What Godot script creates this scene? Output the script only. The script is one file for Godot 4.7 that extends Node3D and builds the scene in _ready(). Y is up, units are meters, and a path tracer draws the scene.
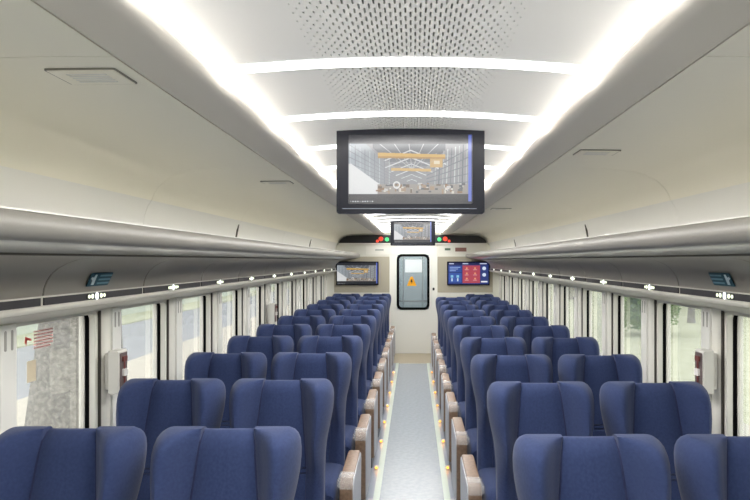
extends Node3D
# Inside of a railway passenger car, seen down the aisle. X is across, y is up (floor = 0), the car runs along -z.

const EYE := 1.66
const BAY := 0.884
const END := 11.40          # distance of the end wall
const BACK := -1.25         # where the car is closed behind
const STRIP_PITCH := 0.612
const STRIP_FIRST := 1.735
const GROUND := -1.2
const ORD := ["nearest", "second nearest", "third nearest", "fourth nearest", "fifth nearest", "sixth nearest", "seventh nearest", "eighth nearest", "ninth nearest", "tenth nearest", "eleventh nearest", "twelfth nearest", "thirteenth nearest", "fourteenth nearest", "fifteenth nearest", "sixteenth nearest"]

var M := {}
var used := {}
var rng := RandomNumberGenerator.new()


# ---------------------------------------------------------------- naming and tagging
func numbered(called: String) -> String:
	var n: int = used.get(called, 0)
	used[called] = n + 1
	return called if n == 0 else "%s_%03d" % [called, n]


func tag(o: Node3D, label: String, category := "", group := "", kind := "") -> Node3D:
	if label != "": o.set_meta("label", label)
	if category != "": o.set_meta("category", category)
	if group != "": o.set_meta("group", group)
	if kind != "": o.set_meta("kind", kind)
	return o


func base(called: String, at := Vector3.ZERO) -> Node3D:
	var o := Node3D.new()
	o.name = numbered(called)
	o.position = at
	add_child(o)
	return o


func put(called: String, mesh: Mesh, mat: Material, parent: Node3D, at := Vector3.ZERO) -> MeshInstance3D:
	var o := MeshInstance3D.new()
	o.name = called if parent != self else numbered(called)
	o.mesh = mesh
	o.material_override = mat
	o.position = at
	parent.add_child(o, true)
	return o


func copy(o: Node3D, called: String) -> Node3D:
	var c: Node3D = o.duplicate()
	c.name = numbered(called)
	add_child(c)
	return c


# ---------------------------------------------------------------- mesh building
# T: a triangle soup of closed shells. finish() turns them outward, smooths what bends less than 40 degrees and commits.
func finish(T: PackedVector3Array, smooth_deg := 40.0) -> ArrayMesh:
	var vol := 0.0
	for i in range(0, T.size(), 3):
		vol += T[i].dot(T[i + 1].cross(T[i + 2]))
	if vol > 0.0:
		for i in range(0, T.size(), 3):
			var t := T[i + 1]
			T[i + 1] = T[i + 2]
			T[i + 2] = t
	var fn := PackedVector3Array()
	var at := {}
	for i in range(0, T.size(), 3):
		var n := (T[i + 2] - T[i]).cross(T[i + 1] - T[i])
		fn.append(n)
		for k in 3:
			var key := Vector3i((T[i + k] * 20000.0).round())
			if not at.has(key): at[key] = PackedInt32Array()
			at[key].append(i / 3)
	var limit := cos(deg_to_rad(smooth_deg))
	var N := PackedVector3Array()
	N.resize(T.size())
	for i in T.size():
		var own := fn[i / 3].normalized()
		var s := Vector3.ZERO
		for f in at[Vector3i((T[i] * 20000.0).round())]:
			if fn[f].normalized().dot(own) > limit: s += fn[f]
		N[i] = s.normalized() if s.length() > 1e-12 else own
	var a := []
	a.resize(Mesh.ARRAY_MAX)
	a[Mesh.ARRAY_VERTEX] = T
	a[Mesh.ARRAY_NORMAL] = N
	var m := ArrayMesh.new()
	m.add_surface_from_arrays(Mesh.PRIMITIVE_TRIANGLES, a)
	return m


func quad(T: PackedVector3Array, a: Vector3, b: Vector3, c: Vector3, d: Vector3) -> void:
	T.append_array([a, b, c, a, c, d])


func loft(T: PackedVector3Array, rings: Array, caps := true) -> void:
	var n: int = rings[0].size()
	for r in rings.size() - 1:
		for k in n:
			var l := (k + 1) % n
			quad(T, rings[r][k], rings[r][l], rings[r + 1][l], rings[r + 1][k])
	if caps:
		for e in [0, rings.size() - 1]:
			var c := Vector3.ZERO
			for p in rings[e]: c += p
			c /= n
			for k in n:
				var l := (k + 1) % n
				if e == 0: T.append_array([c, rings[e][l], rings[e][k]])
				else: T.append_array([c, rings[e][k], rings[e][l]])


func inset(P: PackedVector2Array, by: float) -> PackedVector2Array:
	var area := 0.0
	var n := P.size()
	for i in n: area += P[i].cross(P[(i + 1) % n])
	var s := signf(area)
	var out := PackedVector2Array()
	for i in n:
		var a := (P[i] - P[(i + n - 1) % n]).normalized()
		var b := (P[(i + 1) % n] - P[i]).normalized()
		var na := Vector2(-a.y, a.x) * s
		var nb := Vector2(-b.y, b.x) * s
		var m := na + nb
		out.append(P[i] + m / maxf(m.dot(na), 0.35) * by)
	return out


# a 2D outline in the plane (u, v) through o, pushed along w, with chamfered rims
func prism(T: PackedVector3Array, P: PackedVector2Array, o: Vector3, u: Vector3, v: Vector3, w: Vector3, chamfer := 0.0) -> void:
	var L := w.length()
	var steps := [[0.0, 0.0], [L, 0.0]] if chamfer <= 0.0 else [[0.0, chamfer], [chamfer * 0.3, chamfer * 0.3], [chamfer, 0.0], [L - chamfer, 0.0], [L - chamfer * 0.3, chamfer * 0.3], [L, chamfer]]
	var wn := w.normalized()
	var rings := []
	var first: PackedVector2Array
	for s in steps:
		var q := P if s[1] == 0.0 else inset(P, s[1])
		if rings.is_empty(): first = q
		var r := PackedVector3Array()
		for p in q: r.append(o + u * p.x + v * p.y + wn * s[0])
		rings.append(r)
	loft(T, rings, false)
	var tri := Geometry2D.triangulate_polygon(first)
	var area := 0.0
	for i in P.size(): area += P[i].cross(P[(i + 1) % P.size()])
	var last: PackedVector3Array = rings[-1]
	for i in range(0, tri.size(), 3):
		var a := tri[i]
		var b := tri[i + 1]
		var c := tri[i + 2]
		var ccw := (first[b] - first[a]).cross(first[c] - first[a]) * area > 0.0
		if not ccw:
			var t := b
			b = c
			c = t
		T.append_array([rings[0][a], rings[0][c], rings[0][b], last[a], last[b], last[c]])


func along(P: PackedVector2Array, s: float, d0: float, d1: float, chamfer := 0.0) -> ArrayMesh:   # section (x, y above the eye) run down the car
	var T := PackedVector3Array()
	prism(T, P, Vector3(0, EYE, -d0), Vector3(s, 0, 0), Vector3.UP, Vector3(0, 0, d0 - d1), chamfer)
	return finish(T)


func box_into(T: PackedVector3Array, lo: Vector3, hi: Vector3, c := 0.004) -> void:
	prism(T, PackedVector2Array([Vector2(lo.x, lo.y), Vector2(hi.x, lo.y), Vector2(hi.x, hi.y), Vector2(lo.x, hi.y)]), Vector3(0, 0, lo.z), Vector3.RIGHT, Vector3.UP, Vector3(0, 0, hi.z - lo.z), c)


func box(lo: Vector3, hi: Vector3, c := 0.004) -> ArrayMesh:
	var T := PackedVector3Array()
	box_into(T, lo, hi, c)
	return finish(T)


func rounded(w: float, h: float, r: float, seg := 5, c := Vector2.ZERO) -> PackedVector2Array:
	var out := PackedVector2Array()
	for q in 4:
		var m := Vector2((w / 2 - r) * [1, -1, -1, 1][q], (h / 2 - r) * [1, 1, -1, -1][q])
		for k in seg + 1:
			var a := (q + float(k) / seg) * PI / 2
			out.append(c + m + Vector2(cos(a), sin(a)) * r)
	return out


func thick(P: Array, t: float) -> PackedVector2Array:    # an open line given a thickness on its left-hand side
	var out := PackedVector2Array(P)
	var n := P.size()
	for i in range(n - 1, -1, -1):
		var a: Vector2 = (P[i] - P[i - 1]).normalized() if i > 0 else (P[1] - P[0]).normalized()
		var b: Vector2 = (P[i + 1] - P[i]).normalized() if i < n - 1 else a
		var m := Vector2(-a.y - b.y, a.x + b.x).normalized()
		out.append(P[i] + m * t / maxf(m.dot(Vector2(-a.y, a.x)), 0.4))
	return out


func ring_frame(T: PackedVector3Array, outer: PackedVector2Array, inner: PackedVector2Array, o: Vector3, u: Vector3, v: Vector3, w: Vector3) -> void:
	var n := outer.size()
	for k in n:
		var l := (k + 1) % n
		var A := o + u * outer[k].x + v * outer[k].y
		var B := o + u * outer[l].x + v * outer[l].y
		var C := o + u * inner[l].x + v * inner[l].y
		var D := o + u * inner[k].x + v * inner[k].y
		quad(T, A, D, C, B)
		quad(T, A + w, B + w, C + w, D + w)
		quad(T, A, B, B + w, A + w)
		quad(T, D, D + w, C + w, C)


func picture(w: float, h: float) -> ArrayMesh:       # a flat face with texture coordinates, looking towards +z
	var a := []
	a.resize(Mesh.ARRAY_MAX)
	a[Mesh.ARRAY_VERTEX] = PackedVector3Array([Vector3(-w / 2, -h / 2, 0), Vector3(-w / 2, h / 2, 0), Vector3(w / 2, h / 2, 0), Vector3(w / 2, -h / 2, 0)])
	a[Mesh.ARRAY_NORMAL] = PackedVector3Array([Vector3.BACK, Vector3.BACK, Vector3.BACK, Vector3.BACK])
	a[Mesh.ARRAY_TEX_UV] = PackedVector2Array([Vector2(0, 1), Vector2(0, 0), Vector2(1, 0), Vector2(1, 1)])
	a[Mesh.ARRAY_INDEX] = PackedInt32Array([0, 1, 2, 0, 2, 3])
	var m := ArrayMesh.new()
	m.add_surface_from_arrays(Mesh.PRIMITIVE_TRIANGLES, a)
	return m


# ---------------------------------------------------------------- materials
func mat(hex: String, rough := 0.6, spec := 0.5, metal := 0.0) -> StandardMaterial3D:
	var m := StandardMaterial3D.new()
	m.albedo_color = Color(hex)
	m.roughness = rough
	m.metallic_specular = spec
	m.metallic = metal
	return m


func glow(hex: String, energy: float) -> StandardMaterial3D:
	var m := mat(hex, 0.5)
	m.emission_enabled = true
	m.emission = Color(hex)
	m.emission_energy_multiplier = energy
	return m


func noise(freq: float, octaves: int, lo: Color, hi: Color, size := 256, seed_ := 3, kind := FastNoiseLite.TYPE_SIMPLEX_SMOOTH) -> NoiseTexture2D:
	var f := FastNoiseLite.new()
	f.seed = seed_
	f.noise_type = kind
	f.frequency = freq
	f.fractal_octaves = octaves
	var g := Gradient.new()
	g.set_color(0, lo)
	g.set_color(1, hi)
	var t := NoiseTexture2D.new()
	t.width = size
	t.height = size
	t.seamless = true
	t.noise = f
	t.color_ramp = g
	return t


func tri(m: StandardMaterial3D, scale: float, world := false) -> StandardMaterial3D:
	m.uv1_triplanar = true
	m.uv1_world_triplanar = world
	m.uv1_scale = Vector3.ONE * scale
	return m


func make_materials() -> void:
	M.ceiling = mat("d5d5d4", 0.5)
	M.void = mat("8a8a8c", 0.9)
	M.bulkhead = mat("d8d2c8", 0.45)
	M.cream = mat("f8f4e4", 0.36)
	M.band = mat("f1f0ea", 0.45)
	M.lip = mat("88857f", 0.46)
	M.tray = mat("d5d3cc", 0.16)
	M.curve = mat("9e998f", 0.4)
	M.vent_rim = mat("8f8b80", 0.6)
	M.seam = mat("6f6b64", 0.8)
	M.strip = mat("3c393d", 0.5)
	M.rail = mat("d9d6cc", 0.4)
	M.wall = mat("e6e4db", 0.5)
	M.plate = mat("e9e8e2", 0.42)
	M.box = mat("cfcdc6", 0.5)
	M.slot = mat("a4a29a", 0.6)
	M.frame = mat("dfddd4", 0.45)
	M.rubber = mat("0b0b0d", 0.85, 0.2)
	M.gap = mat("57534d", 0.9)
	M.glass = mat("f4f8f4", 0.02)
	M.glass.transparency = BaseMaterial3D.TRANSPARENCY_ALPHA
	M.glass.albedo_color.a = 0.12
	M.door_glass = M.glass.duplicate()
	M.door_glass.albedo_color = Color(0.75, 0.82, 0.85, 0.15)
	M.end = mat("e0dfd5", 0.5)
	M.door = mat("e8e8e1", 0.45)
	M.taupe = mat("aea896", 0.55)
	M.black = mat("17181c", 0.35)
	M.bezel = mat("0b0d16", 0.35, 0.3)
	M.casing = mat("24252b", 0.5)
	M.metal = mat("b8b9bb", 0.3, 0.5, 0.8)
	M.led = glow("ffffff", 5.0)
	M.tube = glow("ffffff", 2.2)
	M.cove = glow("fff8ec", 2.0)
	M.icon = glow("f4fbff", 1.1)
	M.icon_side = glow("eef6d8", 0.7)
	M.amber = glow("ffb64a", 0.9)
	M.red = glow("e0442f", 0.4)
	M.green = glow("3fc878", 0.36)
	# navy moquette: a fine woven mottle
	var cloth := mat("ffffff", 0.88, 0.3)
	cloth.albedo_texture = noise(0.09, 4, Color("293458"), Color("364367"), 256, 5)
	cloth.heightmap_enabled = true
	cloth.heightmap_texture = noise(0.35, 2, Color.BLACK, Color.WHITE, 256, 8)
	cloth.heightmap_scale = 0.04
	cloth.rim_enabled = true
	cloth.rim = 0.2
	cloth.rim_tint = 0.6
	M.cloth = tri(cloth, 3.0)
	M.cloth_seam = mat("232a4d", 0.95)
	M.shell = mat("3c425c", 0.6)
	M.base = mat("5b5f68", 0.5)
	var wood := mat("ffffff", 0.42)
	wood.albedo_texture = noise(0.03, 4, Color("6c5646"), Color("8d745f"), 256, 12)
	M.wood = tri(wood, 5.0)
	M.cover = mat("bfc1c8", 0.4)
	var wrap := mat("f4f4f4", 0.2)
	wrap.heightmap_enabled = true
	wrap.heightmap_texture = noise(0.05, 3, Color.BLACK, Color.WHITE, 256, 21, FastNoiseLite.TYPE_CELLULAR)
	wrap.heightmap_scale = 0.6
	wrap.transparency = BaseMaterial3D.TRANSPARENCY_ALPHA
	wrap.albedo_color.a = 0.2
	wrap.roughness = 0.3
	M.wrap = tri(wrap, 7.0)
	# floor
	var fl := mat("ffffff", 0.32)
	fl.albedo_texture = noise(0.25, 3, Color("8d95a3"), Color("9ba3b0"), 256, 31)
	M.floor = tri(fl, 2.0, true)
	var bg := mat("ffffff", 0.4)
	bg.albedo_texture = noise(0.25, 3, Color("a1967f"), Color("aea38c"), 256, 32)
	M.beige = tri(bg, 2.0, true)
	var run := mat("ffffff", 0.22)
	run.albedo_texture = noise(0.05, 4, Color("888f98"), Color("979fa7"), 256, 33)
	run.heightmap_enabled = true
	run.heightmap_texture = noise(0.04, 3, Color.BLACK, Color.WHITE, 256, 34)
	run.heightmap_scale = 0.02
	run.metallic_specular = 0.42
	M.runner = tri(run, 1.5, true)
	M.guide = mat("bcc8bd", 0.35)
	# outdoors
	var conc := mat("ffffff", 0.9)
	conc.albedo_texture = noise(0.05, 4, Color("d2c9b6"), Color("e2dac8"), 256, 41)
	M.concrete = tri(conc, 0.2, true)
	var asph := mat("ffffff", 0.9)
	asph.albedo_texture = noise(0.05, 4, Color("a2a4a5"), Color("b0b2b2"), 256, 42)
	M.asphalt = tri(asph, 0.2, true)
	var lawn := mat("ffffff", 0.95)
	lawn.albedo_texture = noise(0.05, 4, Color("b6b996"), Color("cfd1b6"), 256, 43)
	M.lawn = tri(lawn, 0.15, true)
	M.path = mat("c9c5b6", 0.9)
	M.yard_wall = mat("d5dccf", 0.9)
	M.yard_cap = mat("c9ccc2", 0.9)
	var bark := mat("ffffff", 0.95)
	bark.albedo_texture = noise(0.03, 5, Color("6f6b64"), Color("c4c0b6"), 256, 44)
	bark.heightmap_enabled = true
	bark.heightmap_texture = noise(0.05, 4, Color.BLACK, Color.WHITE, 256, 45)
	bark.heightmap_scale = 2.0
	M.bark = tri(bark, 2.0)
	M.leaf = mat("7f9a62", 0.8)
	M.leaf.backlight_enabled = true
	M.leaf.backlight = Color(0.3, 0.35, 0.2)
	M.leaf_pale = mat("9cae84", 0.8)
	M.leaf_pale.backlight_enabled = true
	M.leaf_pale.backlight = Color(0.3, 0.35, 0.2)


# ---------------------------------------------------------------- the view, the sky and the ceiling lamps' light
func make_view() -> void:
	var cam := Camera3D.new()
	cam.name = "camera"
	cam.projection = Camera3D.PROJECTION_FRUSTUM
	cam.near = 0.05
	cam.far = 400.0
	cam.size = 2.0 * 0.05 * 250.0 / 640.0
	cam.frustum_offset = Vector2(-38.5, 10.5) / 640.0 * 0.05
	cam.position = Vector3(0.012, EYE, 0)
	cam.current = true
	add_child(cam)
	var sky := ProceduralSkyMaterial.new()
	sky.sky_top_color = Color("eef1f4")
	sky.sky_horizon_color = Color("f6f7f5")
	sky.ground_bottom_color = Color("9a978f")
	sky.ground_horizon_color = Color("c9c8c2")
	sky.sky_energy_multiplier = 1.03
	sky.ground_energy_multiplier = 1.0
	var e := Environment.new()
	e.background_mode = Environment.BG_SKY
	e.sky = Sky.new()
	e.sky.sky_material = sky
	e.tonemap_mode = Environment.TONE_MAPPER_LINEAR
	e.tonemap_exposure = 2.05
	e.sdfgi_enabled = true
	e.ssao_enabled = true
	e.ssil_enabled = true
	var we := WorldEnvironment.new()
	we.name = "environment"
	we.environment = e
	add_child(we)


const STRIP_ENERGY := 0.23
const COVE_ENERGY := 1.5

func area(at: Vector3, dir: Vector3, up: Vector3, size: Vector2, energy: float, color := Color.WHITE) -> void:
	var l := AreaLight3D.new()
	l.name = "lamp_light"
	l.area_size = size
	l.light_energy = energy
	l.light_color = color
	l.area_normalize_energy = true
	l.area_range = 30.0
	l.area_attenuation = 2.0
	l.shadow_enabled = true
	l.transform = Transform3D(Basis.looking_at(dir, up), at)
	add_child(l, true)


# ---------------------------------------------------------------- car shell
func arch(x: float) -> float:
	return 0.54 - 0.1 * x * x


func make_ceiling() -> void:
	var root := base("ceiling")
	tag(root, "white arched train ceiling with perforated middle panels between light strips", "ceiling", "", "structure")
	# perforated panel: plain wings and a middle field of staggered slots that shrink outward
	var L := STRIP_PITCH - 0.068
	var T := PackedVector3Array()
	var cols := 46
	var cw := 0.0110
	var half := cols * cw / 2
	var V := func(x: float, z: float) -> Vector3: return Vector3(x, EYE + arch(x), z)
	var W := func(x: float, z: float) -> Vector3: return Vector3(x, EYE + arch(x) + 0.012, z)
	var flat := func(x0: float, x1: float, z0: float, z1: float) -> void:
		quad(T, V.call(x0, z0), V.call(x1, z0), V.call(x1, z1), V.call(x0, z1))
	for s in [-1.0, 1.0]:
		for k in 8:
			var a := half + (0.66 - half) * k / 8.0
			var b := half + (0.66 - half) * (k + 1) / 8.0
			flat.call(s * b if s < 0 else a, s * a if s < 0 else b, -L / 2, L / 2)
	var pitch := 0.0485
	for c in cols:
		var x0 := -half + c * cw
		var x1 := x0 + cw
		var xm := (x0 + x1) / 2
		var f := clampf(1.0 - absf(xm) / half, 0.0, 1.0)
		var rows := 11 if c % 2 == 0 else 10
		var z0 := -rows * pitch / 2
		flat.call(x0, x1, -L / 2, z0)
		flat.call(x0, x1, -z0, L / 2)
		var hl := lerpf(0.0026, 0.0150, minf(1.0, f * 1.5))
		var hw := lerpf(0.0014, 0.0023, minf(1.0, f * 2.0))
		hl = maxf(hl, hw)
		for r in rows:
			var za := z0 + r * pitch
			var zb := za + pitch
			var zm := (za + zb) / 2
			var hole := []
			for p in [[-1, -0.6], [-0.5, -1], [0.5, -1], [1, -0.6], [1, 0.6], [0.5, 1], [-0.5, 1], [-1, 0.6]]:
				hole.append(Vector2(xm + p[0] * hw, zm + (hl * p[1])))
			var outer := [Vector2(x0, za + pitch * 0.25), Vector2(x0, za), Vector2(x1, za), Vector2(x1, za + pitch * 0.25), Vector2(x1, zb - pitch * 0.25), Vector2(x1, zb), Vector2(x0, zb), Vector2(x0, zb - pitch * 0.25)]
			for k in 8:
				var l := (k + 1) % 8
				quad(T, V.call(outer[k].x, outer[k].y), V.call(outer[l].x, outer[l].y), V.call(hole[l].x, hole[l].y), V.call(hole[k].x, hole[k].y))
				quad(T, V.call(hole[k].x, hole[k].y), V.call(hole[l].x, hole[l].y), W.call(hole[l].x, hole[l].y), W.call(hole[k].x, hole[k].y))
	var N := PackedVector3Array()
	N.resize(T.size())
	for i in range(0, T.size(), 3):
		var n := (T[i + 2] - T[i]).cross(T[i + 1] - T[i]).normalized()
		if absf(n.y) > 0.5 and n.y > 0.0:
			var t := T[i + 1]
			T[i + 1] = T[i + 2]
			T[i + 2] = t
			n = -n
		for k in 3:
			N[i + k] = Vector3(-0.2 * T[i + k].x, -1, 0).normalized() if absf(n.y) > 0.5 else n
	var a := []
	a.resize(Mesh.ARRAY_MAX)
	a[Mesh.ARRAY_VERTEX] = T
	a[Mesh.ARRAY_NORMAL] = N
	var panel := ArrayMesh.new()
	panel.add_surface_from_arrays(Mesh.PRIMITIVE_TRIANGLES, a)
	for k in range(-4, 16):
		put("ceiling_panel", panel, M.ceiling, root, Vector3(0, 0, -(STRIP_FIRST + (k + 0.5) * STRIP_PITCH)))
	# closed roof above
	var roof := [Vector2(-1.64, -0.02), Vector2(-1.62, 0.42), Vector2(-1.3, 0.68), Vector2(-0.7, 0.76), Vector2(0.7, 0.76), Vector2(1.3, 0.68), Vector2(1.62, 0.42), Vector2(1.64, -0.02)]
	var outer := PackedVector2Array(roof)
	var inner := [Vector2(1.60, -0.02), Vector2(1.57, 0.38), Vector2(1.24, 0.61), Vector2(0.7, 0.60), Vector2(-0.7, 0.60), Vector2(-1.24, 0.61), Vector2(-1.57, 0.38), Vector2(-1.60, -0.02)]
	outer.append_array(PackedVector2Array(inner))
	put("roof_shell", along(outer, 1, BACK - 0.1, END + 0.1), M.void, root)
	for s in [-1.0, 1.0]:
		# drop-down edge with the light trough behind its lip
		var edge := PackedVector2Array([Vector2(0.512, 0.4925), Vector2(0.506, 0.489), Vector2(0.504, 0.482), Vector2(0.508, 0.474), Vector2(0.52, 0.466), Vector2(0.545, 0.46), Vector2(0.60, 0.459), Vector2(0.65, 0.463), Vector2(0.672, 0.468), Vector2(0.684, 0.476), Vector2(0.684, 0.53), Vector2(0.655, 0.53), Vector2(0.652, 0.474), Vector2(0.55, 0.471), Vector2(0.528, 0.476), Vector2(0.519, 0.490)])
		put("bulkhead_edge", along(edge, s, BACK, END), M.bulkhead, root)
		put("groove", along(PackedVector2Array([Vector2(0.684, 0.486), Vector2(0.694, 0.486), Vector2(0.694, 0.50), Vector2(0.684, 0.50)]), s, BACK, END), M.seam, root)
		var line := [Vector2(0.692, 0.478), Vector2(0.85, 0.478), Vector2(1.0, 0.474), Vector2(1.09, 0.468), Vector2(1.16, 0.456), Vector2(1.22, 0.437), Vector2(1.27, 0.410), Vector2(1.305, 0.376), Vector2(1.326, 0.343), Vector2(1.338, 0.31)]
		var sec := thick(line, 0.02)
		var band := thick([Vector2(1.338, 0.31), Vector2(1.358, 0.28), Vector2(1.374, 0.235), Vector2(1.382, 0.18), Vector2(1.385, 0.05)], 0.02)
		var d := BACK
		var k := 0
		var cuts := [-0.27, 1.5, 3.3, 5.02, 6.8, 8.56, 10.33, END]
		for c in cuts:
			put("side_panel", along(sec, s, d + 0.0015, c - 0.0015), M.cream, root)
			put("side_band", along(band, s, d + 0.0015, c - 0.0015), M.band, root)
			d = c
			k += 1
		# dark joint strip behind the rack
		for dd in [5.02, 8.56]:
			put("panel_joint", along(PackedVector2Array([Vector2(1.376, 0.18), Vector2(1.388, 0.18), Vector2(1.368, 0.31), Vector2(1.352, 0.305)]), s, dd - 0.012, dd + 0.012), M.gap, root)


func make_strips() -> void:
	for k in range(-4, 16):
		var d := STRIP_FIRST + k * STRIP_PITCH
		var P := PackedVector2Array()
		for i in 15: P.append(Vector2(-0.655 + 1.31 * i / 14.0, 0))
		var pts := []
		for p in P: pts.append(Vector2(p.x, arch(p.x) - 0.005))
		var m := along(thick(pts, 0.02), 1, d - 0.031, d + 0.031, 0.004)
		var o := base("ceiling_light")
		var n := k
		put("diffuser", m, M.tube, o)
		var words: String = "slim white ceiling light strip across the aisle ceiling, %s one" % (ORD[n] if n >= 0 else "overhead, before the nearest")
		if k < 0: words = "white ceiling light strip above the viewpoint, number %s back" % ["one", "two", "three", "four"][-k - 1]
		tag(o, words, "ceiling light", "light strips across the ceiling")
		for s in [-1.0, 1.0]:
			var mid := Vector3(s * 0.25, EYE + arch(0.25) - 0.0125, -d)
			area(mid, Vector3(-s * 0.05, -1, 0).normalized(), Vector3(0, 0, -1), Vector2(0.49, 0.06), STRIP_ENERGY, Color(1, 0.992, 0.978))
	# hidden lamps in the two troughs
	for s in [-1.0, 1.0]:
		var name_side := "left" if s < 0 else "right"
		for q in 6:
			var d0 := BACK + 0.02 + q * (END - BACK - 0.04) / 6
			var d1 := d0 + (END - BACK - 0.04) / 6
			var o := base("cove_light")
			put("diffuser", along(PackedVector2Array([Vector2(0.622, 0.476), Vector2(0.648, 0.476), Vector2(0.648, 0.502), Vector2(0.644, 0.502)]), s, d0, d1 - 0.01), M.cove, o)
			tag(o, "hidden warm lamp in the %s ceiling trough, %s stretch" % [name_side, ORD[q]], "cove light", "lamps in the ceiling troughs")
			area(Vector3(s * 0.628, EYE + 0.494, -(d0 + d1) / 2), Vector3(-s * 0.85, 0.5, 0).normalized(), Vector3(0, 0.5, 0.0).normalized(), Vector2(d1 - d0 - 0.02, 0.026), COVE_ENERGY, Color(1, 0.985, 0.955))


func make_floor() -> void:
	var root := base("floor")
	tag(root, "train floor with grey runner along the aisle and pale guide strips", "floor", "", "structure")
	put("floor_slab", box(Vector3(-1.72, -0.1, -END - 0.1), Vector3(1.72, -0.006, -BACK + 0.1), 0), M.beige, root)
	for s in [-1.0, 1.0]:
		var x0: float = minf(s * 0.27, s * 1.62)
		put("floor_covering", box(Vector3(x0, -0.006, -10.35), Vector3(x0 + 1.35, 0.0, -BACK), 0.001), M.floor, root)
		put("guide_strip", box(Vector3(s * 0.2475 - 0.0225, -0.005, -10.35), Vector3(s * 0.2475 + 0.0225, 0.003, -BACK), 0.001), M.guide, root)
	put("aisle_runner", box(Vector3(-0.225, -0.006, -10.3), Vector3(0.225, 0.002, -BACK), 0.001), M.runner, root)


func pillar_mesh(s: float) -> ArrayMesh:      # plan (x, towards the camera from its near edge), standing from the sill to the frieze
	var T := PackedVector3Array()
	var P := PackedVector2Array([Vector2(1.64, 0), Vector2(1.562, 0), Vector2(1.546, -0.008), Vector2(1.536, -0.022), Vector2(1.531, -0.04), Vector2(1.531, -0.168), Vector2(1.54, -0.178), Vector2(1.64, -0.178)])
	prism(T, P, Vector3(0, EYE - 1.0, 0), Vector3(s, 0, 0), Vector3(0, 0, 1), Vector3(0, 0.78, 0))
	return finish(T)


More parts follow.
